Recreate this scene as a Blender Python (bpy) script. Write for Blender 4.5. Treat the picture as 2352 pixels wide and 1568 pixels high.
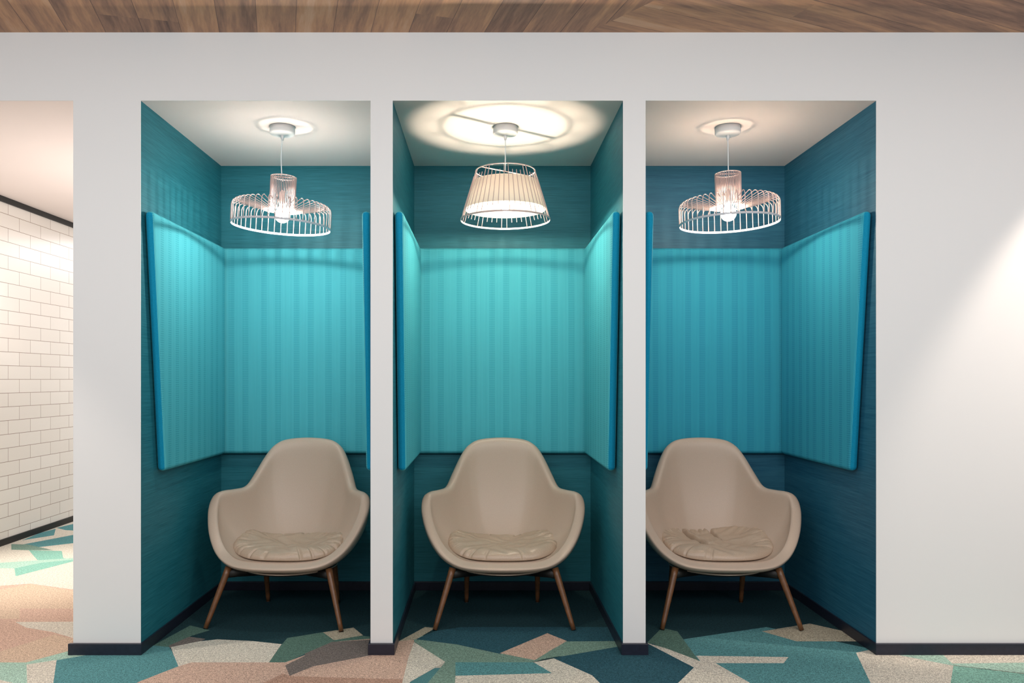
import bpy, bmesh, math, random
from mathutils import Vector, Matrix
random.seed(7)
PI = math.pi
for o in list(bpy.data.objects): bpy.data.objects.remove(o)
SC = bpy.context.scene
COL = SC.collection

# ------------------------------------------------------------------ camera
FPX, CAMY, CAMZ, VX, VY = 1772.0, 3.27, 1.164, 1112.6, 871.0
cam = bpy.data.cameras.new('camera'); cam.sensor_width = 36; cam.lens = FPX/2352*36
cam.shift_x = (1176-VX)/2352; cam.shift_y = (VY-784)/2352
camo = bpy.data.objects.new('camera', cam); COL.objects.link(camo)
camo.location = (0, -CAMY, CAMZ); camo.rotation_euler = (PI/2, 0, 0)
SC.camera = camo

# ------------------------------------------------------------------ world, lights, exposure
SC.view_settings.view_transform = 'Standard'; SC.view_settings.look = 'None'
SC.view_settings.gamma = 1; SC.view_settings.use_curve_mapping = False
SC.view_settings.exposure = 0.0
w = bpy.data.worlds.new('world'); SC.world = w; w.use_nodes = True
w.node_tree.nodes['Background'].inputs[0].default_value = (0.93, 0.97, 1.0, 1)
w.node_tree.nodes['Background'].inputs[1].default_value = 0.55

def area(name, loc, rot, sx, sy, power, color):
    l = bpy.data.lights.new(name, 'AREA'); l.shape = 'RECTANGLE'; l.size = sx; l.size_y = sy
    l.energy = power; l.color = color
    o = bpy.data.objects.new(name, l); COL.objects.link(o); o.location = loc; o.rotation_euler = rot
    return o
def spot(name, loc, target, angle, power, color, blend=0.3, radius=0.03):
    l = bpy.data.lights.new(name, 'SPOT'); l.energy = power; l.color = color
    l.spot_size = math.radians(angle); l.spot_blend = blend; l.shadow_soft_size = radius
    o = bpy.data.objects.new(name, l); COL.objects.link(o); o.location = loc
    d = Vector(target)-Vector(loc); o.rotation_euler = d.to_track_quat('-Z', 'Y').to_euler()
    return o
area('hall_light', (0.2, -1.45, 2.60), (math.radians(10), 0, 0), 8.0, 1.0, 78, (1.0, 0.98, 0.96))
area('hall_wall_fill', (0.2, -3.9, 2.45), (math.radians(68), 0, 0), 7.0, 0.5, 94, (0.97, 0.98, 1.0))  # soft fill added behind the camera to brighten the header
WARM = (1.0, 0.87, 0.76)
def aim(loc, d): return tuple(a+b for a, b in zip(loc, d))
LR = (3.30, -0.50, 2.60)
spot('downlight_right', LR, aim(LR, (-.37, .54, -.755)), 56, 185, (1.0, .84, .71), 0.3, 0.03)
LL = (-3.05, -0.60, 2.60)
spot('downlight_left', LL, (-1.85, 0.0, 0.35), 34, 110, WARM, 0.7, 0.05)
spot('downlight_corridor', (-2.65, 1.30, 2.40), (-2.65, 1.30, 0), 50, 290, (1.0, .93, .84), 0.95, 0.04)
spot('downlight_tile_wall', (-3.08, 1.9, 2.40), (-3.2, 1.9, 0), 75, 11, (1.0, .93, .87), 0.8, 0.04)
area('corridor_ceiling_fill', (-2.02, 1.60, 1.15), (PI, math.radians(-8), 0), 0.3, 0.9, 16, (1.0, 0.93, 0.88))  # unseen fill added to lift the corridor ceiling, no fixture
area('corridor_light', (-2.4, 4.9, 2.42), (0, 0, 0), 1.2, 2.4, 60, (1.0, 0.97, 0.95))

# ------------------------------------------------------------------ helpers
def lin(c):
    return tuple((v/255/12.92 if v/255 <= .04045 else ((v/255+.055)/1.055)**2.4) for v in c)
def tag(o, label=None, cat=None, group=None, kind=None):
    if label: o['label'] = label
    if cat: o['category'] = cat
    if group: o['group'] = group
    if kind: o['kind'] = kind
    return o
def link(name, mesh, mats, parent=None, smooth=True):
    o = bpy.data.objects.new(name, mesh); COL.objects.link(o)
    if not isinstance(mats, (list, tuple)): mats = [mats]
    for m in mats: mesh.materials.append(m)
    if smooth:
        for p in mesh.polygons: p.use_smooth = True
    if parent: o.parent = parent
    return o
def bmobj(name, bm, mats, parent=None, smooth=True):
    me = bpy.data.meshes.new(name); bm.normal_update(); bm.to_mesh(me); bm.free()
    return link(name, me, mats, parent, smooth)
def empty(name, loc, label, cat, group=None):
    o = bpy.data.objects.new(name, None); COL.objects.link(o); o.location = loc
    o.empty_display_size = 0.05
    return tag(o, label, cat, group)
def box(bm, x0, x1, y0, y1, z0, z1, mi=0):
    v = [bm.verts.new(p) for p in ((x0,y0,z0),(x1,y0,z0),(x1,y1,z0),(x0,y1,z0),(x0,y0,z1),(x1,y0,z1),(x1,y1,z1),(x0,y1,z1))]
    for f in ((0,3,2,1),(4,5,6,7),(0,1,5,4),(1,2,6,5),(2,3,7,6),(3,0,4,7)):
        fc = bm.faces.new([v[i] for i in f]); fc.material_index = mi
def struct(name, boxes, mat, bevel=0):
    bm = bmesh.new()
    for b in boxes: box(bm, *b)
    o = bmobj(name, bm, mat, smooth=False); o['kind'] = 'structure'
    if bevel:
        m = o.modifiers.new('bevel', 'BEVEL'); m.width = bevel; m.segments = 2
    return o
def tube(bm, pts, rad, n=8, closed=False, flat=None, up=None):
    """sweep a circle (or an ellipse flat=(a,b)) along pts; rad may be a list"""
    pts = [Vector(p) for p in pts]; N = len(pts); rings = []
    prev = None
    for i, p in enumerate(pts):
        if closed: t = pts[(i+1) % N]-pts[i-1]
        else: t = pts[min(i+1, N-1)]-pts[max(i-1, 0)]
        t.normalize()
        if up is not None: ref = Vector(up)
        elif prev is not None: ref = prev
        else: ref = Vector((0,0,1)) if abs(t.z) < .9 else Vector((1,0,0))
        s = t.cross(ref); 
        if s.length < 1e-6: s = t.cross(Vector((1,0,0)))
        s.normalize(); u = s.cross(t).normalized(); prev = u
        r = rad[i] if isinstance(rad, (list, tuple)) else rad
        a, b = (flat if flat else (r, r))
        rings.append([bm.verts.new(p + s*a*math.cos(2*PI*k/n) + u*b*math.sin(2*PI*k/n)) for k in range(n)])
    for i in range(N if closed else N-1):
        A, B = rings[i], rings[(i+1) % N]
        for k in range(n): bm.faces.new((A[k], B[k], B[(k+1) % n], A[(k+1) % n]))
    if not closed:
        bm.faces.new(rings[0]); bm.faces.new(list(reversed(rings[-1])))
def lathe(bm, prof, n=48, cap=True):
    rings = [[bm.verts.new((r*math.cos(2*PI*k/n), r*math.sin(2*PI*k/n), z)) for k in range(n)] for r, z in prof]
    for A, B in zip(rings, rings[1:]):
        for k in range(n): bm.faces.new((A[k], A[(k+1) % n], B[(k+1) % n], B[k]))
    if cap:
        bm.faces.new(list(reversed(rings[0]))); bm.faces.new(rings[-1])
def circle(r, z, n=72, c=(0,0)):
    return [(c[0]+r*math.cos(2*PI*k/n), c[1]+r*math.sin(2*PI*k/n), z) for k in range(n)]

# ------------------------------------------------------------------ materials
class NT:
    def __init__(s, name, rough=.6, color=(128,128,128), metallic=0, spec=.5):
        s.m = bpy.data.materials.new(name); s.m.use_nodes = True; s.t = s.m.node_tree
        s.b = s.t.nodes['Principled BSDF']; s.b.inputs['Roughness'].default_value = rough
        s.b.inputs['Base Color'].default_value = (*lin(color), 1); s.b.inputs['Metallic'].default_value = metallic
        s.b.inputs['Specular IOR Level'].default_value = spec
    def n(s, typ, **kw):
        x = s.t.nodes.new(typ)
        for k, v in kw.items():
            if k in x.inputs.keys(): x.inputs[k].default_value = v
            else: setattr(x, k, v)
        return x
    def l(s, a, b): s.t.links.new(a, b)
    def math(s, op, a, b=None, c=None):
        x = s.t.nodes.new('ShaderNodeMath'); x.operation = op
        for i, v in enumerate((a, b, c)):
            if v is None: continue
            if isinstance(v, (int, float)): x.inputs[i].default_value = v
            else: s.l(v, x.inputs[i])
        return x.outputs[0]
    def coord(s, scale=(1,1,1), rot=(0,0,0), loc=(0,0,0)):
        tc = s.t.nodes.new('ShaderNodeTexCoord'); mp = s.t.nodes.new('ShaderNodeMapping')
        mp.inputs['Scale'].default_value = scale; mp.inputs['Rotation'].default_value = rot; mp.inputs['Location'].default_value = loc
        s.l(tc.outputs['Object'], mp.inputs['Vector']); return mp.outputs[0]
    def xyz(s):
        tc = s.t.nodes.new('ShaderNodeTexCoord'); sp = s.t.nodes.new('ShaderNodeSeparateXYZ')
        s.l(tc.outputs['Object'], sp.inputs[0]); return sp.outputs
    def noise(s, vec, scale, detail=2, rough=.5):
        x = s.t.nodes.new('ShaderNodeTexNoise'); x.inputs['Scale'].default_value = scale
        x.inputs['Detail'].default_value = detail; x.inputs['Roughness'].default_value = rough
        s.l(vec, x.inputs['Vector']); return x.outputs[0]
    def ramp(s, f, stops):
        x = s.t.nodes.new('ShaderNodeValToRGB'); e = x.color_ramp.elements
        while len(e) < len(stops): e.new(.5)
        for el, (p, c) in zip(e, stops): el.position = p; el.color = (*lin(c), 1)
        s.l(f, x.inputs[0]); return x.outputs[0]
    def mix(s, f, a, b):
        x = s.t.nodes.new('ShaderNodeMix'); x.data_type = 'RGBA'
        if isinstance(f, (int, float)): x.inputs[0].default_value = f
        else: s.l(f, x.inputs[0])
        for i, v in ((6, a), (7, b)):
            if isinstance(v, tuple): x.inputs[i].default_value = (*lin(v), 1)
            else: s.l(v, x.inputs[i])
        return x.outputs[2]
    def color(s, c): s.l(c, s.b.inputs['Base Color'])
    def bump(s, h, strength=.3, dist=.002):
        x = s.t.nodes.new('ShaderNodeBump'); x.inputs['Strength'].default_value = strength; x.inputs['Distance'].default_value = dist
        s.l(h, x.inputs['Height']); s.l(x.outputs[0], s.b.inputs['Normal'])

def m_paint(name, c, rough=.7):
    a = NT(name, rough, c); n = a.noise(a.coord(), 220, 2); a.bump(n, .08, .0006); return a.m
WHITE = m_paint('white_paint', (226, 226, 226))
SOFFIT = m_paint('white_ceiling_paint', (240, 226, 221))
def m_wallpaper(name, c0, c1):
    a = NT(name, .55, c0, spec=.35)
    v = a.coord((7, 7, 480)); n = a.noise(v, 1, 3, .6)
    v2 = a.coord((1.5, 1.5, 60)); n2 = a.noise(v2, 1, 2)
    f = a.math('ADD', a.math('MULTIPLY', n, .78), a.math('MULTIPLY', n2, .22))
    a.color(a.ramp(f, [(.36, c0), (.64, c1)])); a.bump(n, .35, .001); return a.m
PAPER = m_wallpaper('teal_grasscloth', (14, 98, 112), (46, 126, 140))
PAPER_B = m_wallpaper('blue_teal_grasscloth', (18, 84, 112), (50, 112, 136))
def m_fabric(name, c0, c1):
    a = NT(name, .8, c0, spec=.2); x, y, z = a.xyz()
    u = a.math('MULTIPLY', x, 2*PI/.0062); fine = a.math('MULTIPLY_ADD', a.math('SINE', u), .5, .5)
    col = a.math('SINE', a.math('MULTIPLY', x, 2*PI/.088))
    col2 = a.math('SINE', a.math('MULTIPLY', x, 2*PI/.0607))
    mask = a.math('GREATER_THAN', a.math('ADD', col, a.math('MULTIPLY', col2, .5)), .35)
    lad = a.math('MULTIPLY_ADD', a.math('SINE', a.math('MULTIPLY', z, 2*PI/.0098)), .5, .5)
    lad = a.math('MULTIPLY', mask, lad)
    broad = a.noise(a.coord((60, 0, 1.5)), 1, 2)
    dark = a.math('ADD', a.math('MULTIPLY', fine, .26), a.math('MULTIPLY', lad, .30))
    dark = a.math('ADD', dark, a.math('MULTIPLY', broad, .25))
    a.color(a.mix(a.math('MINIMUM', dark, 1.0), c1, c0)); a.bump(a.math('SUBTRACT', 1.0, dark), .35, .0015); return a.m
FAB = m_fabric('aqua_woven_fabric', (20, 128, 150), (90, 192, 204))
FAB_B = m_fabric('blue_aqua_woven_fabric', (12, 108, 146), (62, 172, 194))
def m_plain(name, c, rough, metallic=0, spec=.5, nscale=0, namt=.1, bump=.1):
    a = NT(name, rough, c, metallic, spec)
    if nscale:
        n = a.noise(a.coord(), nscale, 3); c2 = tuple(max(0, int(v*(1-namt))) for v in c); c3 = tuple(min(255, int(v*(1+namt))) for v in c)
        a.color(a.ramp(n, [(.3, c2), (.7, c3)])); a.bump(n, bump, .0006)
    return a.m
EDGE = m_plain('blue_panel_end', (10, 138, 176), .85, nscale=500, spec=.2)  # front ends of the side panels, bluer than their faces
SKIRT = m_plain('dark_navy_skirting', (30, 33, 48), .35, nscale=60)
BLACKTRIM = m_plain('black_trim', (10, 9, 9), .5, nscale=60)
LEATHER = m_plain('taupe_leather', (190, 168, 150), .38, nscale=380, namt=.02, bump=.05)
CUSHL = m_plain('creased_taupe_leather', (182, 160, 140), .30, nscale=300, namt=.04, bump=.06)
SEAMM = m_plain('leather_seam', (166, 145, 131), .5)
DARKB = m_plain('dark_underframe', (24, 20, 18), .5, nscale=80)
BRONZE = m_plain('bronze_brown_wood', (112, 74, 46), .34, spec=.6, nscale=40, namt=.12)
WIRE = m_plain('pinkish_white_wire', (196, 174, 170), .4)
WIREB = m_plain('grey_white_band', (205, 205, 212), .4)
CREAM = m_plain('white_ceiling_rose', (246, 240, 238), .4)
CORD = m_plain('white_cord', (235, 235, 235), .5)
SOCKET = m_plain('white_lamp_socket', (220, 210, 205), .4)
def m_emit(name, col, strength):
    m = bpy.data.materials.new(name); m.use_nodes = True; t = m.node_tree
    t.nodes.remove(t.nodes['Principled BSDF']); e = t.nodes.new('ShaderNodeEmission')
    e.inputs[0].default_value = (*col, 1); e.inputs[1].default_value = strength
    t.links.new(e.outputs[0], t.nodes['Material Output'].inputs[0]); return m
FIL_L = m_emit('filament_glow_neutral', (1.0, .90, .80), 2700)
FIL_M = m_emit('filament_glow_warm', (1.0, .87, .68), 2950)
FIL_R = m_emit('filament_glow_amber', (1.0, .78, .60), 2250)
def m_globe():
    m = bpy.data.materials.new('glowing_bulb_glass'); m.use_nodes = True; t = m.node_tree
    t.nodes.remove(t.nodes['Principled BSDF']); e = t.nodes.new('ShaderNodeEmission'); tr = t.nodes.new('ShaderNodeBsdfTransparent')
    e.inputs[0].default_value = (1, .88, .74, 1); e.inputs[1].default_value = 9
    mx = t.nodes.new('ShaderNodeMixShader'); mx.inputs[0].default_value = .25
    t.links.new(tr.outputs[0], mx.inputs[1]); t.links.new(e.outputs[0], mx.inputs[2]); t.links.new(mx.outputs[0], t.nodes['Material Output'].inputs[0])
    return m
GLOBE = m_globe()
def m_shade():
    a = NT('cream_diffuser', .6, (248, 238, 226)); t = a.t
    tr = t.nodes.new('ShaderNodeBsdfTranslucent'); tr.inputs[0].default_value = (1, .92, .84, 1)
    mx = t.nodes.new('ShaderNodeMixShader'); mx.inputs[0].default_value = .6
    a.l(a.b.outputs[0], mx.inputs[1]); a.l(tr.outputs[0], mx.inputs[2]); a.l(mx.outputs[0], t.nodes['Material Output'].inputs[0])
    return a.m
SHADE = m_shade()
def m_tile():
    a = NT('cream_metro_tile', .25, (232, 226, 216)); x, y, z = a.xyz()
    cb = a.t.nodes.new('ShaderNodeCombineXYZ'); a.l(a.math('ADD', y, -.06), cb.inputs[0]); a.l(a.math('ADD', z, -.094+.0973*40), cb.inputs[1])
    br = a.n('ShaderNodeTexBrick', offset=.5); br.inputs['Scale'].default_value = 1
    br.inputs['Color1'].default_value = (*lin((236, 231, 225)), 1); br.inputs['Color2'].default_value = (*lin((231, 225, 218)), 1)
    br.inputs['Mortar'].default_value = (*lin((140, 118, 100)), 1)
    br.inputs['Mortar Size'].default_value = .0016; br.inputs['Mortar Smooth'].default_value = .1
    br.inputs['Brick Width'].default_value = .268; br.inputs['Row Height'].default_value = .0973
    a.l(cb.outputs[0], br.inputs['Vector']); a.color(br.outputs['Color'])
    a.bump(a.math('SUBTRACT', 1.0, br.outputs['Fac']), .6, .002); return a.m
TILE = m_tile()
def m_wood():
    """plank ceiling: two fields of boards meeting on a slanting joint"""
    a = NT('brown_plank_ceiling', .5, (120, 85, 65), spec=.3); x, y, z = a.xyz()
    def field(ang, seed, wid, length):
        c, s = math.cos(ang), math.sin(ang)
        along = a.math('ADD', a.math('MULTIPLY', x, s), a.math('MULTIPLY', y, c))
        across = a.math('SUBTRACT', a.math('MULTIPLY', x, c), a.math('MULTIPLY', y, s))
        row = a.math('FLOOR', a.math('DIVIDE', across, wid))
        wn = a.n('ShaderNodeTexWhiteNoise', noise_dimensions='1D'); a.l(a.math('ADD', row, seed), wn.inputs['W'])
        seg = a.math('FLOOR', a.math('ADD', a.math('DIVIDE', along, length), a.math('MULTIPLY', wn.outputs[0], 7.3)))
        cb = a.t.nodes.new('ShaderNodeCombineXYZ'); a.l(row, cb.inputs[0]); a.l(seg, cb.inputs[1]); cb.inputs[2].default_value = seed
        w2 = a.n('ShaderNodeTexWhiteNoise', noise_dimensions='3D'); a.l(cb.outputs[0], w2.inputs['Vector'])
        cb2 = a.t.nodes.new('ShaderNodeCombineXYZ')
        a.l(a.math('MULTIPLY', across, 16.0), cb2.inputs[0]); a.l(a.math('MULTIPLY', along, 1.7), cb2.inputs[1])
        a.l(a.math('MULTIPLY', w2.outputs[0], 37.0), cb2.inputs[2])
        n1 = a.noise(cb2.outputs[0], 1.0, 3, .55)
        wv = a.math('SINE', a.math('MULTIPLY', n1, 55.0))
        n2 = a.noise(cb2.outputs[0], 7.0, 3, .7)
        f = a.math('ADD', a.math('MULTIPLY_ADD', n1, 1.0, -.12), a.math('MULTIPLY', w2.outputs[0], .30))
        f = a.math('ADD', f, a.math('MULTIPLY', wv, .016)); f = a.math('ADD', f, a.math('MULTIPLY_ADD', n2, .30, -.22))
        e = a.math('ABSOLUTE', a.math('SUBTRACT', a.math('FRACT', a.math('DIVIDE', across, wid)), .5))
        gap = a.math('GREATER_THAN', e, .5-.0015/wid)
        return a.math('SUBTRACT', f, a.math('MULTIPLY', gap, .25))
    A = field(math.radians(-15), 3.0, .155, 1.1); B = field(math.radians(66), 11.0, .155, 1.1)
    side = a.math('GREATER_THAN', a.math('ADD', a.math('MULTIPLY', a.math('SUBTRACT', x, .629), .171), a.math('MULTIPLY', a.math('SUBTRACT', y, -.237), .137)), 0.0)
    f = a.math('ADD', a.math('MULTIPLY', B, side), a.math('MULTIPLY', A, a.math('SUBTRACT', 1.0, side)))
    a.color(a.ramp(f, [(.15, (112, 84, 74)), (.38, (166, 126, 104)), (.6, (208, 158, 122)), (.85, (226, 188, 158))]))
    a.bump(f, .1, .001); return a.m
WOOD = m_wood()
def m_carpet(name, c):
    a = NT(name, .95, c, spec=.1); n = a.noise(a.coord(), 230, 2, .7); n2 = a.noise(a.coord(), 90, 2)
    f = a.math('ADD', a.math('MULTIPLY', n, .75), a.math('MULTIPLY', n2, .25))
    lo = tuple(int(v*.66) for v in c); hi = tuple(min(255, int(v*1.28)) for v in c)
    a.color(a.ramp(f, [(.33, lo), (.5, c), (.68, hi)])); a.bump(n, .5, .003); return a.m
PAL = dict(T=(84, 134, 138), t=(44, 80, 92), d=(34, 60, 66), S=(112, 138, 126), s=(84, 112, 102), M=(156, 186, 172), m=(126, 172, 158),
           G=(196, 190, 178), g=(166, 158, 140), P=(188, 160, 144), p=(166, 134, 118), B=(190, 168, 148), N=(112, 104, 100), K=(72, 70, 60))
def m_floorbase():
    a = NT('patterned_carpet', .95, (100, 130, 120), spec=.1)
    vo = a.n('ShaderNodeTexVoronoi', voronoi_dimensions='2D', distance='EUCLIDEAN'); vo.inputs['Scale'].default_value = 2.6
    a.l(a.coord((1, 1.5, 1), (0, 0, .5)), vo.inputs['Vector'])
    sp = a.t.nodes.new('ShaderNodeSeparateColor'); a.l(vo.outputs['Color'], sp.inputs[0])
    r = a.t.nodes.new('ShaderNodeValToRGB'); r.color_ramp.interpolation = 'CONSTANT'
    cs = ['T', 't', 'S', 'G', 'P', 'M', 'd', 'B']; e = r.color_ramp.elements
    while len(e) < len(cs): e.new(.5)
    for i, k in enumerate(cs): e[i].position = i/len(cs); e[i].color = (*lin(PAL[k]), 1)
    a.l(sp.outputs[0], r.inputs[0])
    n = a.noise(a.coord(), 230, 2, .7)
    mx = a.t.nodes.new('ShaderNodeMix'); mx.data_type = 'RGBA'; mx.blend_type = 'MULTIPLY'; mx.inputs[0].default_value = .6
    a.l(r.outputs[0], mx.inputs[6]); a.l(a.ramp(n, [(.33, (150, 150, 150)), (.65, (255, 255, 255))]), mx.inputs[7])
    a.color(mx.outputs[2]); a.bump(n, .5, .003); return a.m

# ------------------------------------------------------------------ setting
Z1, ZC, ZCOR = 2.345, 2.634, 2.447
XO = [(-1.4568, -.4827), (-.3885, .5874), (.6834, 1.6612)]       # three booth openings
D = 1.0
XP = -1.7428                                                     # corridor side of the left pier
XT = -3.38                                                       # tiled corridor wall
FT = .003
fw = [(XT-.6, 6.0, 0, FT, Z1, ZC), (XP, XO[0][0], 0, FT, 0, Z1), (XO[0][1], XO[1][0], 0, FT, 0, Z1),
      (XO[1][1], XO[2][0], 0, FT, 0, Z1), (XO[2][1], 6.0, 0, FT, 0, Z1)]
struct('wall_front', fw, WHITE)
struct('wall_above_corridor', [(XT, XP, FT, .10, Z1+.035, ZC)], WHITE)
struct('wall_pier_left', [(XP, XO[0][0]-.012, FT, D+.1, 0, ZCOR)], WHITE)
# booth linings
def lining(name, x0, x1, y0, y1, mat): struct(name, [(x0, x1, y0, y1, 0, Z1)], mat)
lining('wall_booth_left', XO[0][0]-.012, XO[0][0], FT, D, PAPER)
lining('wall_divider_left', XO[0][1], XO[1][0], FT, D, PAPER)
lining('wall_divider_right', XO[1][1], XO[2][0], FT, D, [PAPER][0])
lining('wall_booth_right', XO[2][1], XO[2][1]+.012, FT, D, PAPER_B)
struct('wall_back_left', [(XO[0][0]-.012, XO[0][1]+.04, D, D+.012, 0, Z1)], PAPER)
struct('wall_back_middle', [(XO[1][0]-.04, XO[1][1]+.04, D, D+.012, 0, Z1)], PAPER)
struct('wall_back_right', [(XO[2][0]-.04, XO[2][1]+.012, D, D+.012, 0, Z1)], PAPER_B)
struct('ceiling_booths', [(XO[0][0]-.012, XO[2][1]+.012, FT, D+.012, Z1, Z1+.03)], SOFFIT)
struct('ceiling', [(-6.0, 6.0, -6.5, 0.0, ZC, ZC+.05)], WOOD)
struct('ceiling_corridor', [(XT-.1, XP, .10, 7.0, ZCOR, ZCOR+.05)], SOFFIT)
struct('wall_tiled', [(XT-.1, XT, FT, 7.0, 0, ZCOR)], TILE)
struct('wall_corridor_end', [(XT, XP, 7.0, 7.1, 0, ZCOR)], WHITE)
struct('wall_corridor_right', [(XP, XP+.1, D+.1, 7.0, 0, ZCOR)], WHITE)
struct('trim_1', [(XT, XT+.012, FT, 7.0, ZCOR-.04, ZCOR)], BLACKTRIM)
struct('baseboard_tiled', [(XT, XT+.012, FT, 7.0, 0, .045)], BLACKTRIM)
BH, BT = .048, .015
sk = [(XP-BT, XO[0][0]+BT*.6, -BT, 0, 0, BH)]
struct('baseboard_pier', sk, SKIRT, .0015)
struct('baseboard_divider_left', [(XO[0][1]-BT*.6, XO[1][0]+BT*.6, -BT, 0, 0, BH)], SKIRT, .0015)
struct('baseboard_divider_right', [(XO[1][1]-BT*.6, XO[2][0]+BT*.6, -BT, 0, 0, BH)], SKIRT, .0015)
struct('baseboard_right', [(XO[2][1]-BT*.6, 6.0, -BT, 0, 0, BH)], SKIRT, .0015)
for (a, b), nm in zip(XO, ('left', 'middle', 'right')):
    struct('baseboard_booth_'+nm, [(a, a+BT*.6, 0, D-BT, 0, BH), (b-BT*.6, b, 0, D-BT, 0, BH), (a, b, D-BT, D, 0, BH)], SKIRT, .0015)

# ---- carpet: one floor, its patches traced where they lie, booth shade painted under them
def fp(px, py):
    k = (py-VY)/CAMZ; return ((px-VX)/k, FPX/k-CAMY)
PATCH = [
 ('d', [(250,1500),(2060,1500),(1850,1335),(500,1335)]),  # chair shade on the booth floors, painted in as a darker base
 # corridor
 ('G', [(-160,1262),(0,1245),(168,1190),(300,1150),(300,1350),(168,1355),(70,1340),(-160,1356)]),
 ('T', [(52,1250),(168,1228),(250,1212),(250,1240),(168,1247),(90,1256)]),
 ('T', [(50,1241),(90,1224),(128,1214),(124,1229),(60,1239)]),
 ('S', [(26,1249),(65,1250),(90,1256),(122,1263),(60,1263),(26,1262)]),
 ('m', [(66,1263),(142,1265),(145,1281),(168,1284),(86,1286)]),
 ('M', [(-60,1296),(168,1281),(168,1288),(34,1305),(-60,1304)]),
 ('m', [(33,1305),(95,1292),(168,1285),(168,1289),(36,1323)]),
 ('T', [(130,1212),(168,1203),(250,1186),(250,1212),(168,1218),(150,1217)]),
 ('P', [(-160,1356),(70,1340),(300,1372),(300,1500),(-160,1500)]),
 ('B', [(-160,1357),(0,1354),(70,1341),(230,1366),(230,1398),(45,1397),(45,1421),(-160,1421)]),
 ('G', [(35,1428),(260,1427),(260,1470),(168,1465),(120,1451),(60,1441)]),
 ('B', [(-160,1502),(0,1496),(125,1457),(168,1467),(260,1480),(160,1496),(100,1510),(60,1521),(-160,1521)]),
 ('M', [(-160,1521),(60,1521),(160,1494),(330,1500),(200,1506),(130,1517),(62,1527),(62,1640),(-160,1640)]),
 ('G', [(-160,1540),(0,1561),(30,1568),(50,1600),(-160,1640)]),
 ('G', [(61,1526),(131,1515),(118,1600),(112,1640),(64,1640)]),
 ('T', [(130,1516),(200,1504),(330,1478),(390,1486),(412,1532),(300,1575),(250,1640),(112,1640)]),
 # left booth
 ('s', [(352,1482),(437,1436),(482,1447),(440,1460),(405,1476),(388,1486)]),
 ('N', [(388,1482),(435,1462),(472,1467),(455,1476),(390,1488)]),
 ('G', [(392,1486),(455,1473),(500,1468),(580,1472),(647,1479),(617,1522),(440,1522),(410,1531)]),
 ('s', [(660,1465),(752,1450),(850,1462),(850,1480),(700,1502),(655,1522),(617,1522),(647,1480)]),
 ('g', [(742,1452),(812,1441),(834,1459),(767,1470)]),
 ('P', [(180,1640),(320,1565),(410,1530),(440,1521),(655,1521),(720,1497),(765,1474),(905,1462),(953,1470),(938,1510),(922,1640)]),
 ('N', [(700,1501),(762,1474),(880,1467),(880,1490),(845,1492),(700,1512)]),
 ('N', [(655,1528),(712,1500),(880,1486),(850,1505),(720,1530),(665,1552)]),
 ('p', [(590,1575),(650,1547),(672,1553),(925,1560),(922,1640),(560,1640)]),
 # middle booth
 ('S', [(951,1460),(1432,1458),(1440,1500),(1270,1508),(1215,1523),(1050,1523),(1045,1640),(922,1640),(1022,1521),(951,1473)]),
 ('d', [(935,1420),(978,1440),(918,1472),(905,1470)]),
 ('G', [(951,1474),(1023,1520),(942,1566),(905,1640),(916,1600),(938,1510)]),
 ('t', [(955,1468),(1000,1449),(1060,1440),(1240,1440),(1420,1440),(1430,1472),(1300,1473),(1260,1458),(1150,1502),(1050,1480)]),
 ('g', [(915,1473),(976,1440),(1001,1442),(956,1468)]),
 ('P', [(1148,1500),(1257,1454),(1302,1472),(1228,1516)]),
 ('S', [(1302,1473),(1432,1473),(1430,1480),(1330,1498),(1228,1518),(1262,1495)]),
 ('T', [(1046,1521),(1226,1521),(1268,1546),(1046,1552)]),
 ('G', [(1046,1552),(1268,1546),(1226,1521),(1272,1512),(1425,1575),(1500,1640),(1040,1640)]),
 # right booth
 ('T', [(1560,1470),(1610,1462),(1760,1440),(2000,1490),(2030,1640),(1500,1640)]),
 ('s', [(1480,1482),(1520,1442),(1556,1450),(1607,1520),(1590,1524)]),
 ('t', [(1420,1485),(1500,1478),(1594,1533),(1556,1575),(1500,1640),(1450,1640),(1360,1551),(1270,1511)]),
 ('G', [(1484,1476),(1530,1489),(1612,1520),(1640,1521),(1722,1568),(1830,1640),(1500,1640),(1556,1570),(1594,1533)]),
 ('G', [(1599,1506),(1811,1509),(1800,1523),(1612,1523)]),
 ('g', [(1750,1450),(1860,1432),(1940,1450),(1970,1473),(1830,1473)]),
 ('G', [(1966,1499),(2000,1492),(2050,1494),(2190,1528),(2172,1640),(2034,1640)]),
 ('M', [(2020,1496),(2160,1496),(2187,1523),(2190,1529)]),
 ('G', [(2158,1496),(2500,1490),(2500,1521),(2187,1524)]),
 ('M', [(2187,1524),(2500,1520),(2500,1564),(2190,1528)]),
 ('m', [(2190,1529),(2500,1565),(2500,1640),(2172,1640)]),
]
def make_floor():
    bm = bmesh.new()
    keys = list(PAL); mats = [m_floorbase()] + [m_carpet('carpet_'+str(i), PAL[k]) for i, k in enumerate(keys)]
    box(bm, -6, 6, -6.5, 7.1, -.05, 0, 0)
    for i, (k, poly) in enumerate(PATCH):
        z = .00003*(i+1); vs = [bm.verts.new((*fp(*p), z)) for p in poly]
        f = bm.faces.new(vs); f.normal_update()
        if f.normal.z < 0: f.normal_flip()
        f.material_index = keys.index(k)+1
    o = bmobj('floor', bm, mats, smooth=False); o['kind'] = 'structure'
make_floor()

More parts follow.
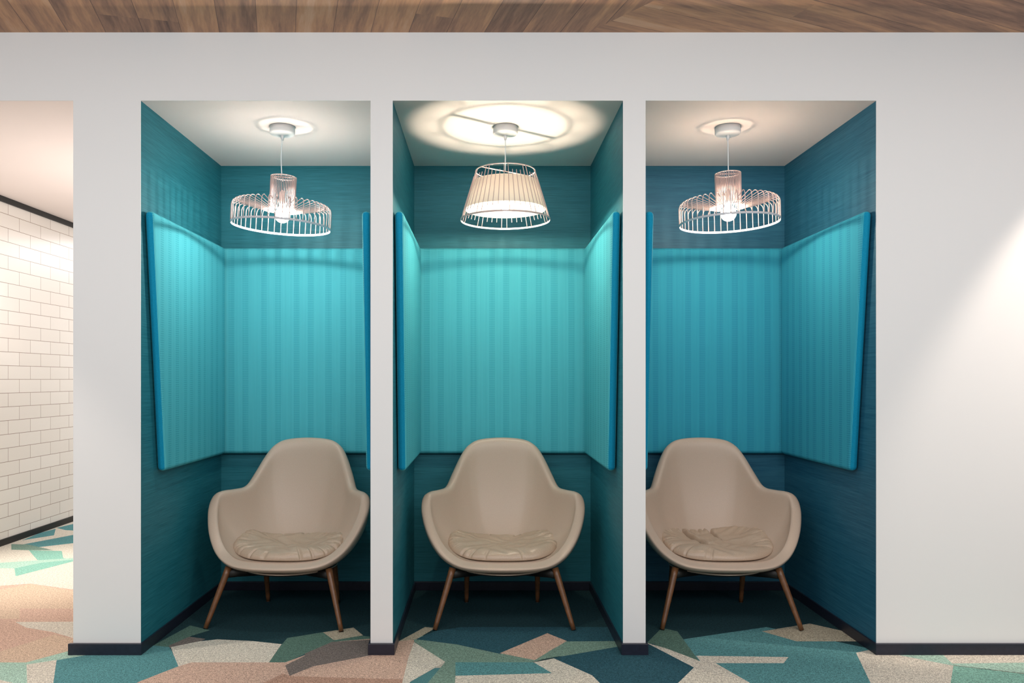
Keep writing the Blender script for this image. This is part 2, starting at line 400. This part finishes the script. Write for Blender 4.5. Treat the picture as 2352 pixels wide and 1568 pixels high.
# ------------------------------------------------------------------ acoustic panels
PZ0, PZ1 = .757, 1.884
def panel(name, outline, thick, loc, rotz, mat, label, group, end=None):
    """outline in (u, z); local y is the thickness, front at y=0 looking to -y"""
    bm = bmesh.new()
    A = [bm.verts.new((u, 0, z)) for u, z in outline]; B = [bm.verts.new((u, thick, z)) for u, z in outline]
    bm.faces.new(A); bm.faces.new(list(reversed(B)))
    n = len(outline)
    for i in range(n):
        f = bm.faces.new((A[i], B[i], B[(i+1) % n], A[(i+1) % n]))
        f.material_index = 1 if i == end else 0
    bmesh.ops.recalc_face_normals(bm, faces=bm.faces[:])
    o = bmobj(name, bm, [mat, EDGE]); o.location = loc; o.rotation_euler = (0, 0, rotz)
    m = o.modifiers.new('bevel', 'BEVEL'); m.width = .0192; m.segments = 4; m.limit_method = 'ANGLE'
    m2 = o.modifiers.new('wn', 'WEIGHTED_NORMAL'); m2.keep_sharp = False
    tag(o, label, 'wall panel', group); return o
PT = .039; SP0, SP1, SPE = .022, .150, .945
side_out = [(SP0, PZ1), (SPE, PZ1), (SPE, PZ0), (SP1, PZ0)]
booth_names = ('left', 'middle', 'right')
for i, (a, b) in enumerate(XO):
    nm = booth_names[i]; fb = FAB_B if i == 2 else FAB
    panel('acoustic_panel', [(-(b-a)/2+.006, PZ0), ((b-a)/2-.006, PZ0), ((b-a)/2-.006, PZ1), (-(b-a)/2+.006, PZ1)], PT,
          ((a+b)/2, D-PT-.010, 0), 0, fb, 'wide padded turquoise panel on the back wall of the %s booth' % nm, 'padded panels on the back walls')
    # panel on the left wall: faces +x ; local x -> world y, local -y -> world +x
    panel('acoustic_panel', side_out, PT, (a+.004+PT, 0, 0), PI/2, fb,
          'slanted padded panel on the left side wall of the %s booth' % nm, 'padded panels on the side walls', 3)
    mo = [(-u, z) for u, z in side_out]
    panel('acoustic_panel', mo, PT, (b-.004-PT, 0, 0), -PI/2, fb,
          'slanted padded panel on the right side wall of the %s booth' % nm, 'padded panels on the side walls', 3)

# ------------------------------------------------------------------ chairs
HALF = [(0,.300,.290),(.11,.305,.292),(.20,.325,.300),(.266,.358,.326),(.320,.400,.374),(.366,.455,.450),(.394,.515,.535),(.394,.560,.588),(.370,.600,.605),
        (.332,.655,.606),(.292,.720,.616),(.260,.775,.684),(.222,.820,.765),(.184,.850,.816),(.122,.874,.846),(0,.884,.856)]
def catmull(P, n):
    out = []; N = len(P)
    for i in range(N):
        p0, p1, p2, p3 = (Vector(P[(i+j-1) % N]) for j in range(4))
        for k in range(n):
            t = k/n; out.append(.5*((2*p1)+(-p0+p2)*t+(2*p0-5*p1+4*p2-p3)*t*t+(-p0+3*p1-3*p2+p3)*t**3))
    return out
RIM_CTRL = HALF + [(-x, y, z) for x, y, z in reversed(HALF[1:-1])]
RIM = catmull(RIM_CTRL, 4)
CEN = Vector((0, .585, .246))
def shell_pt(i, t):
    R = RIM[i % len(RIM)]; a = t*PI/2
    h = math.sin(a)**.82; q = 1-math.cos(a)
    back = max(0, min(1, (R.y-.62)/.24))
    v = q*(1-back) + (q**1.25)*back
    hh = h*(1-back) + (.42*h+.58*(1-(1-t)**1.55))*back
    return Vector((CEN.x+(R.x-CEN.x)*hh, CEN.y+(R.y-CEN.y)*hh, CEN.z+(R.z-CEN.z)*v))
def make_shell():
    bm = bmesh.new(); N = len(RIM); K = 12
    c = bm.verts.new(CEN); rings = []
    for j in range(1, K+1):
        rings.append([bm.verts.new(shell_pt(i, j/K)) for i in range(N)])
    for i in range(N): bm.faces.new((c, rings[0][i], rings[0][(i+1) % N]))
    for A, B in zip(rings, rings[1:]):
        for i in range(N): bm.faces.new((A[i], B[i], B[(i+1) % N], A[(i+1) % N]))
    bmesh.ops.recalc_face_normals(bm, faces=bm.faces[:])
    me = bpy.data.meshes.new('seat_shell'); bm.to_mesh(me); bm.free(); return me
def add_shell_mods(o):
    s = o.modifiers.new('solid', 'SOLIDIFY'); s.thickness = .050; s.offset = SHELL_OFF; s.use_even_offset = False
    q = o.modifiers.new('sub', 'SUBSURF'); q.levels = 2; q.render_levels = 2
SHELL_OFF = -.62
def leg_mesh(top, bot, r0, r1, name='leg'):
    bm = bmesh.new(); T, B = Vector(top), Vector(bot); n = 8
    pts = [T.lerp(B, i/n) for i in range(n+1)]
    tube(bm, pts, [r0+(r1-r0)*i/n for i in range(n+1)], 20, up=(0, 1, 0)); return bm
def make_chair(label):
    t = empty('lounge_chair', (0,0,0), label, 'chair', 'lounge chairs in the booths')
    sh = link('seat_shell', make_shell(), LEATHER, t); add_shell_mods(sh)
    for sgn in (-1, 1):                                            # stitched seams down from where arm meets back
        bm = bmesh.new(); idx = 10*4 if sgn == 1 else len(RIM)-10*4
        pts = [shell_pt(idx, .5+.46*k/14) for k in range(15)]
        cen = Vector((0, .55, .55)); pts = [p+(cen-p).normalized()*.0405 for p in pts]
        tube(bm, pts, .0009, 6); bmobj('seam', bm, SEAMM, t)
    # under-seat plate and brackets
    bm = bmesh.new(); n = 48
    prof = [(.02, .218), (.60, .218), (.97, .236), (1.0, .244), (.97, .254), (.02, .250)]
    rr = [[bm.verts.new((.232*r*math.cos(2*PI*k/n), .565+.215*r*math.sin(2*PI*k/n), z)) for k in range(n)] for r, z in prof]
    for A, B in zip(rr, rr[1:]):
        for k in range(n): bm.faces.new((A[k], A[(k+1) % n], B[(k+1) % n], B[k]))
    bm.faces.new(list(reversed(rr[0]))); bm.faces.new(rr[-1])
    bmobj('seat_base', bm, DARKB, t)
    bm = bmesh.new(); tube(bm, [(.230*math.cos(2*PI*k/n), .565+.214*math.sin(2*PI*k/n), .246) for k in range(n)], .0035, 8, closed=True)
    bmobj('piping', bm, LEATHER, t)
    FL = ((.242, .385, .272), (.322, .307, 0)); RL = ((.180, .700, .262), (.186, .765, 0))
    for s in (-1, 1):
        for top in (FL[0], RL[0]):
            bm = bmesh.new(); x, y, z = top; cx, cy = s*.10, .58 + (y-.58)*.35
            tube(bm, [(s*x, y, z-.030), (s*x*.86, y+(.58-y)*.15, z-.032), (cx, cy, .226)], [.011]*3, 8, flat=(.016, .022))
            bmobj('leg_bracket', bm, DARKB, t)
    for s in (-1, 1):
        for (tp, bt) in (FL, RL):
            bmobj('leg', leg_mesh((s*tp[0], tp[1], tp[2]), (s*bt[0], bt[1], .004), .0165, .0105), BRONZE, t)
            bm = bmesh.new(); T = Vector((s*tp[0], tp[1], tp[2])); B = Vector((s*bt[0], bt[1], 0)); d = (T-B).normalized()
            tube(bm, [B+Vector((0,0,.0015)), B+d*.005], .0108, 16); bmobj('foot_glide', bm, DARKB, t)
    return t
def copy_tree(o, parent=None):
    c = o.copy(); COL.objects.link(c)
    if parent: c.parent = parent
    for ch in list(o.children): copy_tree(ch, c)
    return c
def place(o, x, rz, piv=(0, .6)):
    c, s = math.cos(rz), math.sin(rz)
    o.rotation_euler = (0, 0, rz); o.location = (x + piv[0] - (c*piv[0]-s*piv[1]), piv[1] - (s*piv[0]+c*piv[1]), 0)
CH = [(-.960, math.radians(-4)), (.092, 0), (1.152, math.radians(-1))]
chair_m = make_chair('taupe leather lounge chair in the middle booth, between the two dividers')
chair_l = copy_tree(chair_m); chair_l['label'] = 'taupe leather lounge chair in the left booth beside the white pier'
chair_r = copy_tree(chair_m); chair_r['label'] = 'taupe leather lounge chair in the right booth, holding the folded cushion'
for ch, (x, rz) in zip((chair_l, chair_m, chair_r), CH): place(ch, x, rz)

def sstep(a, b, x):
    t = max(0, min(1, (x-a)/(b-a))); return t*t*(3-2*t)
def seg_dist(px, py, ax, ay, bx, by):
    dx, dy = bx-ax, by-ay; t = max(0, min(1, ((px-ax)*dx+(py-ay)*dy)/(dx*dx+dy*dy)))
    return math.hypot(px-ax-dx*t, py-ay-dy*t), t
RANG = [math.atan2(R.y-CEN.y, R.x-CEN.x) for R in RIM]
def seat_z(x, y):
    dx, dy = x-CEN.x, y-CEN.y; d = math.hypot(dx, dy)
    if d < 1e-4: return CEN.z
    a = math.atan2(dy, dx)
    i = min(range(len(RIM)), key=lambda k: abs((RANG[k]-a+PI) % (2*PI)-PI))
    s = 0
    for j in (i-1, i, (i+1) % len(RIM)):                          # smooth over neighbouring meridians
        lo, hi = 0.0, 1.0
        for _ in range(16):
            m = (lo+hi)/2; p = shell_pt(j, m)
            if math.hypot(p.x-CEN.x, p.y-CEN.y) < d: lo = m
            else: hi = m
        s += shell_pt(j, lo).z
    return s/3
def cushion(seed, chair, label, folds=None, W=.268, D0=.385, D1=.735, T=.076, dent=None):
    rnd = random.Random(seed); n, K = 320, 60
    cy = (D0+D1)/2; hd = (D1-D0)/2
    puck = [(rnd.uniform(0, 2*PI), rnd.uniform(.012, .034), rnd.uniform(.4, 1)) for _ in range(20)]
    waves = [(rnd.randint(2, 6), rnd.uniform(0, 2*PI), rnd.uniform(.004, .008)) for _ in range(3)]
    def floor_z(x, y):                                            # the dished seat surface below
        return seat_z(x, y)+.041
    def P(r, th, side):
        c, s = math.cos(th), math.sin(th); e = 2/2.35
        ux = math.copysign(abs(c)**e, c); uy = math.copysign(abs(s)**e, s)
        wob = 1+.012*math.sin(3*th+seed)
        x = W*ux*r*wob*(1-.06*uy*r); y = cy+hd*uy*r*wob
        edge = sstep(.62, .98, r); h = (max(0, 1-r**4.2))**.5
        pk = 0
        for a0, wd, am in puck:
            d = abs((th-a0+PI) % (2*PI)-PI)
            if d < wd*3: pk += am*math.exp(-(d/wd)**2)
        z = h*T*.5
        if side > 0:
            z = h*T*(.72 + .10*r*r) - T*.20*pk*edge*(.35+.65*h)
            for f, ph, am in waves: z += am*math.sin(f*th+ph)*r*h
            z += (.0045*math.sin(x*47+seed+2.1*math.sin(y*31))*math.sin(y*71+seed*2+1.7*math.sin(x*23)))*h
            if dent: z -= dent[2]*math.exp(-((x-dent[0])**2+((y-dent[1])*1.3)**2)/dent[3]**2)
            if folds:
                for ax, ay, bx, by, wd, dp, lift in folds:
                    d, t = seg_dist(x, y, ax, ay, bx, by)
                    z -= dp*math.exp(-(d/wd)**2)*(1-.35*t)
                    crs = (bx-ax)*(y-ay)-(by-ay)*(x-ax)
                    if (crs > 0) == (lift > 0): z += abs(lift)*math.exp(-(d/.05)**2)*h
            r2 = 1-.035*pk*edge
            x *= r2; y = cy+(y-cy)*r2
        else: z = -h*T*.18
        return Vector((x, y, floor_z(x*.97, cy+(y-cy)*.97)+.010+z))
    bm = bmesh.new(); rad = [math.sin(PI/2*(j/K))**.85 for j in range(1, K)] + [1.0]
    top = [[bm.verts.new(P(r, 2*PI*i/n, 1)) for i in range(n)] for r in rad]
    bot = [[bm.verts.new(P(r, 2*PI*i/n, -1)) for i in range(n)] for r in rad[:-1]] + [top[-1]]
    for rings, fl in ((top, False), (bot, True)):
        c = bm.verts.new(sum((v.co for v in rings[0]), Vector())/n)
        for i in range(n):
            f = (c, rings[0][i], rings[0][(i+1) % n]); bm.faces.new(tuple(reversed(f)) if fl else f)
        for A, B in zip(rings, rings[1:]):
            for i in range(n):
                f = (A[i], B[i], B[(i+1) % n], A[(i+1) % n]); bm.faces.new(tuple(reversed(f)) if fl else f)
    bmesh.ops.recalc_face_normals(bm, faces=bm.faces[:])
    o = bmobj('seat_cushion', bm, CUSHL); o.location = chair.location; o.rotation_euler = chair.rotation_euler
    tag(o, label, 'cushion', 'loose seat cushions'); return o
cushion(3, chair_l, 'crumpled taupe leather cushion with a dented middle on the left chair', dent=(.0, .60, .018, .07))
cushion(11, chair_m, 'pale beige leather cushion with puckered front edge on the middle chair')
cushion(23, chair_r, 'deeply folded taupe leather cushion with two long creases on the right chair', T=.074, D1=.765,
        folds=[(-.155, .76, -.065, .56, .008, .042, .016), (.005, .78, .035, .62, .008, .036, -.016)])

# ------------------------------------------------------------------ pendant lamps
def rose_and_cord(t, cx, top, zlow, bend=0.0, drift=0.0):
    """ceiling rose under the booth ceiling and a cord down to the shade, in the lamp's own frame"""
    bm = bmesh.new(); lathe(bm, [(.057, Z1), (.058, Z1-.030), (.054, Z1-.036), (.010, Z1-.041), (.0, Z1-.041)][:4], 48)
    bmobj('ceiling_rose', bm, CREAM, t)
    bm = bmesh.new(); lathe(bm, [(.008, Z1-.040), (.006, Z1-.062)], 16); bmobj('cord_grip', bm, CREAM, t)
    bm = bmesh.new(); n = 16; pts = []
    for k in range(n+1):
        u = k/n; pts.append((drift*u+bend*math.sin(PI*u), 0, (Z1-.05)*(1-u)+zlow*u))
    tube(bm, pts, .0026, 8); bmobj('cord', bm, CORD, t)
def bulb(t, z, mat, x=0.0, zs=2.06, rot=None):
    bm = bmesh.new(); R = .036
    prof = [(.012, z+.054), (.014, z+.046)] + [(R*math.sin(a), z+R*math.cos(a)) for a in [PI*(.17+.83*k/12) for k in range(12)]] + [(.001, z-R)]
    lathe(bm, prof, 24); o = bmobj('light_bulb', bm, GLOBE, t); o.location.x = x
    bm = bmesh.new(); lathe(bm, [(.0135*math.sin(PI*k/8)+.0004, z-.004+.0135*math.cos(PI*k/8)) for k in range(9)], 12)
    bmobj('filament', bm, mat, o)
    bm = bmesh.new(); lathe(bm, [(.010, z+.048), (.0115, z+.055), (.0115, z+.105), (.008, z+.114), (.004, z+.118)], 24)
    s = bmobj('lamp_socket', bm, SOCKET, t); s.location.x = x
    return o
NW = 46
def hat_lamp(cx, cy, tilt, axis, zoff, mat, label, drift=0.0, bend=0.0):
    t = empty('pendant_lamp', (cx, cy, 0), label, 'pendant lamp', 'wide wire pendant lamps')
    ztop = 2.118+zoff
    rose_and_cord(t, cx, Z1, ztop-.02, bend, drift)
    bulb(t, 1.935+zoff*.5, mat, drift)
    sh = bpy.data.objects.new('wire_shade', None)
    bm = bmesh.new()
    tube(bm, circle(.058, .118), .0022, 8, closed=True)
    tube(bm, [(-.058, 0, .118), (.058, 0, .118)], .0022, 8)
    bm2 = bmesh.new()
    lathe(bm2, [(.2255, -.118), (.2275, -.118), (.2275, -.108), (.2255, -.108), (.2255, -.118)], 96, cap=False)
    sh = bmobj('wire_shade', bm, WIRE, t)
    sh.location = (drift, 0, ztop-.118); sh.rotation_mode = 'AXIS_ANGLE'; sh.rotation_axis_angle = (tilt, *axis)
    bmobj('brim_band', bm2, WIREB, sh)
    # one wire: down the neck, out over the brim, down to the band
    P = [(.058, .118), (.058, .06), (.058, .0)]
    for k in range(1, 8):
        a = PI + (PI/2+.28)*k/7; P.append((.058+.022+.022*math.cos(a), -.018+.022*math.sin(a)))
    P += [(.13, -.034+.0), (.195, -.016)]
    P2 = []
    for p in P[:-2]: P2.append(p)
    P2 += [(.112, -.030), (.160, -.018), (.198, -.009)]
    for k in range(0, 7):
        a = PI/2+.22 - (PI/2+.22)*k/6; P2.append((.2265-.026+.026*math.cos(a), -.034+.026*math.sin(a)))
    P2 += [(.2265, -.07), (.2265, -.112)]
    wm = bmesh.new(); tube(wm, [(r, 0, z) for r, z in P2], .0020, 6, up=(0, 1, 0))
    me = bpy.data.meshes.new('shade_wire'); wm.to_mesh(me); wm.free()
    me.materials.append(WIRE)
    for p in me.polygons: p.use_smooth = True
    for k in range(NW):
        o = bpy.data.objects.new('shade_wire', me); COL.objects.link(o); o.parent = sh; o.rotation_euler = (0, 0, 2*PI*(k+.5)/NW)
    return t
LY = .34
hat_lamp(-.945, LY, math.radians(3.2), (.25, 1, 0), -.008, FIL_L, 'wide wire pendant lamp hanging crooked in the left booth', drift=.0, bend=-.006)
hat_lamp(1.139, LY, math.radians(-1.5), (.3, 1, 0), .008, FIL_R, 'wide wire pendant lamp hanging nearly level in the right booth', drift=.003)
def cone_lamp(cx, cy):
    t = empty('pendant_lamp', (cx, cy, 0), 'conical wire pendant lamp with a glowing inner shade in the middle booth', 'pendant lamp')
    rose_and_cord(t, cx, Z1, 2.137); bulb(t, 1.965, FIL_M)
    ZT, ZB, RT, RB = 2.137, 1.909, .139, .209
    rz = lambda z: RT+(ZT-z)*(RB-RT)/(ZT-ZB)
    bm = bmesh.new(); tube(bm, circle(RT, ZT), .0026, 8, closed=True)
    a = math.radians(35); tube(bm, [(-RT*math.cos(a), -RT*math.sin(a), ZT), (RT*math.cos(a), RT*math.sin(a), ZT)], .006, 8, flat=(.006, .0015))
    sh = bmobj('wire_shade', bm, WIRE, t)
    bm = bmesh.new(); lathe(bm, [(RB-.0012, ZB-.004), (RB+.0012, ZB-.004), (RB+.0012, ZB+.004), (RB-.0012, ZB+.004), (RB-.0012, ZB-.004)], 96, cap=False)
    bmobj('shade_ring', bm, WIRE, sh)
    bm = bmesh.new(); o = .006
    lathe(bm, [(rz(1.957)-o, 1.957), (rz(2.088)-o, 2.088), (rz(2.088)-o-.002, 2.088), (rz(1.957)-o-.002, 1.957), (rz(1.957)-o, 1.957)], 96, cap=False)
    d = bmobj('inner_shade', bm, SHADE, t)
    for k in range(50):
        an = 2*PI*(k+.5)/50 - PI/2 - 2*PI*1.0/50; g = k % 5
        z0, z1 = (ZB, ZT) if g in (0, 1) else (1.938, 2.108)
        bm = bmesh.new(); tube(bm, [(rz(z0)*math.cos(an), rz(z0)*math.sin(an), z0), (rz(z1)*math.cos(an), rz(z1)*math.sin(an), z1)], .0018, 6)
        bmobj('shade_wire', bm, WIRE, sh)
cone_lamp(.098, LY)
